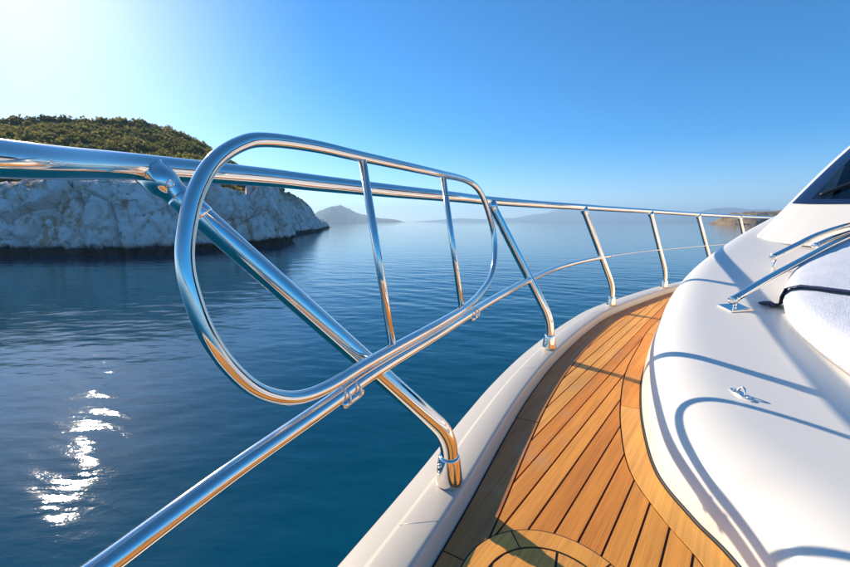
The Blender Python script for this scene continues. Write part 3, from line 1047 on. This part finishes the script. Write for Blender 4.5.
# inside: dashboard shelf, dark cabin
bm = bmesh.new()
dash = [W3(3.95, 1.0, .20), W3(3.75, .5, .19), W3(3.72, 0, .19), W3(3.75, -.5, .19), W3(3.95, -1.0, .20), W3(4.7, -1.1, .34), W3(4.7, 1.1, .34)]
f = bm.faces.new([bm.verts.new(q) for q in dash])
r = bmesh.ops.extrude_face_region(bm, geom=[f])
for v in [e for e in r['geom'] if isinstance(e, bmesh.types.BMVert)]: v.co.z -= .05
link('dashboard', bm_mesh('dashboard', bm), M['cream'], house, False)
bm = bmesh.new()
f = bm.faces.new([bm.verts.new(W3(*q)) for q in ((4.72, 1.2, .1), (4.72, -1.2, .1), (5.0, -1.1, .95), (5.0, 1.1, .95))])
link('cabin_bulkhead', bm_mesh('cabin_bulkhead', bm), M['black'], house, False)
# wiper lying on the glass
wp = [cab_grid([t, t + .1], [v, v + .01], 1, .016)[0, 0] for t, v in ((4.9, .075), (5.2, .13), (5.6, .20), (6.1, .29))]
tube('wiper', catmull(wp, 6), [.012] * 19, M['black'], house, 10)

# ================================================================== sun pad
pad = empty('sun_pad', W3(2.4, .3, coach_z(2.4, .3)))
tag(pad, 'white towelling sun pad with a navy strap on the coachroof', 'sun pad')
PAD = [(1.20, 0), (1.25, .16), (1.38, .33), (1.56, .48), (1.74, .605), (1.97, .725), (2.25, .81), (2.58, .862), (2.9, .875), (3.2, .86), (3.36, .80), (3.42, .68), (3.44, .4), (3.44, 0)]
pc = catmull(PAD, 8)
PT = .10
def pad_ring(inset, h):
    cen = np.array([2.3, 0])
    t = np.gradient(pc, axis=0); t /= np.linalg.norm(t, axis=1)[:, None]
    n = np.stack([t[:, 1], -t[:, 0]], -1)
    q = pc + n * inset
    q[:, 1] = np.maximum(q[:, 1], 0)
    q[0, 1] = 0; q[-1, 1] = 0
    return [(a_, c_, coach_z(a_, c_) + h) for a_, c_ in q]
rings = [pad_ring(i, h) for i, h in [(.015, .004), (-.004, .02), (-.010, .045), (-.006, .070), (.010, .090), (.035, PT), (.08, PT + .006)]]
# fix sign: inset positive moves inward
def pad_mesh():
    bm = bmesh.new()
    nR = len(rings)
    for sgn in (1, -1):
        n = len(pc)
        vs_ = [[bm.verts.new(W3(q[0], q[1] * sgn, q[2])) for q in ring] for ring in rings]
        for r_ in range(nR - 1):
            for i in range(n - 1):
                try: bm.faces.new((vs_[r_][i], vs_[r_][i + 1], vs_[r_ + 1][i + 1], vs_[r_ + 1][i]))
                except ValueError: pass
        # top: strips to the keel line
        last = rings[-1]
        cols = 14
        prev = vs_[-1]
        for k in range(1, cols + 1):
            cur = []
            for i in range(n):
                a_, c_, z_ = last[i]
                aa = a_ + (2.3 - a_) * 0 ; cc = c_ * (1 - k / cols)
                lump = .004 * noise.noise(Vector((aa * 5, cc * 5, 0)))
                cur.append(bm.verts.new(W3(aa, cc * sgn, coach_z(aa, cc) + PT + .006 + lump)))
            for i in range(n - 1):
                try: bm.faces.new((prev[i], prev[i + 1], cur[i + 1], cur[i]))
                except ValueError: pass
            prev = cur
    bmesh.ops.remove_doubles(bm, verts=bm.verts, dist=.0008)
    return bm_mesh('cushion', bm)
cush = link('cushion', pad_mesh(), M['towel'], pad)
def ribbon(name, pts, width, th, mat, parent):
    """flat strap along pts (a,c,z), wide in the a direction"""
    bm = bmesh.new()
    rr = []
    for (a_, c_, z_) in pts:
        rr.append([bm.verts.new(W3(a_ - width / 2, c_, z_)), bm.verts.new(W3(a_ + width / 2, c_, z_ )),
                   bm.verts.new(W3(a_ + width / 2, c_, z_ - th)), bm.verts.new(W3(a_ - width / 2, c_, z_ - th))])
    for i in range(len(rr) - 1):
        for k in range(4):
            bm.faces.new((rr[i][k], rr[i][(k + 1) % 4], rr[i + 1][(k + 1) % 4], rr[i + 1][k]))
    bm.faces.new(rr[0][::-1]); bm.faces.new(rr[-1])
    return link(name, bm_mesh(name, bm), mat, parent)
sa = 2.15
ce = float(np.interp(sa, pc[:60, 0], pc[:60, 1]))
sp = [(sa + .05, ce + .055, coach_z(sa, ce + .055) + .008), (sa + .03, ce + .022, coach_z(sa, ce) + .02), (sa, ce + .0145, coach_z(sa, ce) + .06)]
sp += [(sa, ce + .004, coach_z(sa, ce) + .097), (sa, ce - .03, coach_z(sa, ce) + .112)]
for cc in np.linspace(ce - .09, -.6, 24):
    sp.append((sa + .03 * (ce - cc), cc, coach_z(sa + .03 * (ce - cc), cc) + PT + .016))
ribbon('strap', sp, .060, .004, M['navy'], pad)
ribbon('strap_tail', [(sa - .02, ce + .03, coach_z(sa, ce) + .02), (sa + .02, ce + .06, coach_z(sa, ce + .06) + .022), (sa + .06, ce + .10, coach_z(sa, ce + .1) + .008)], .05, .008, M['navy'], pad)
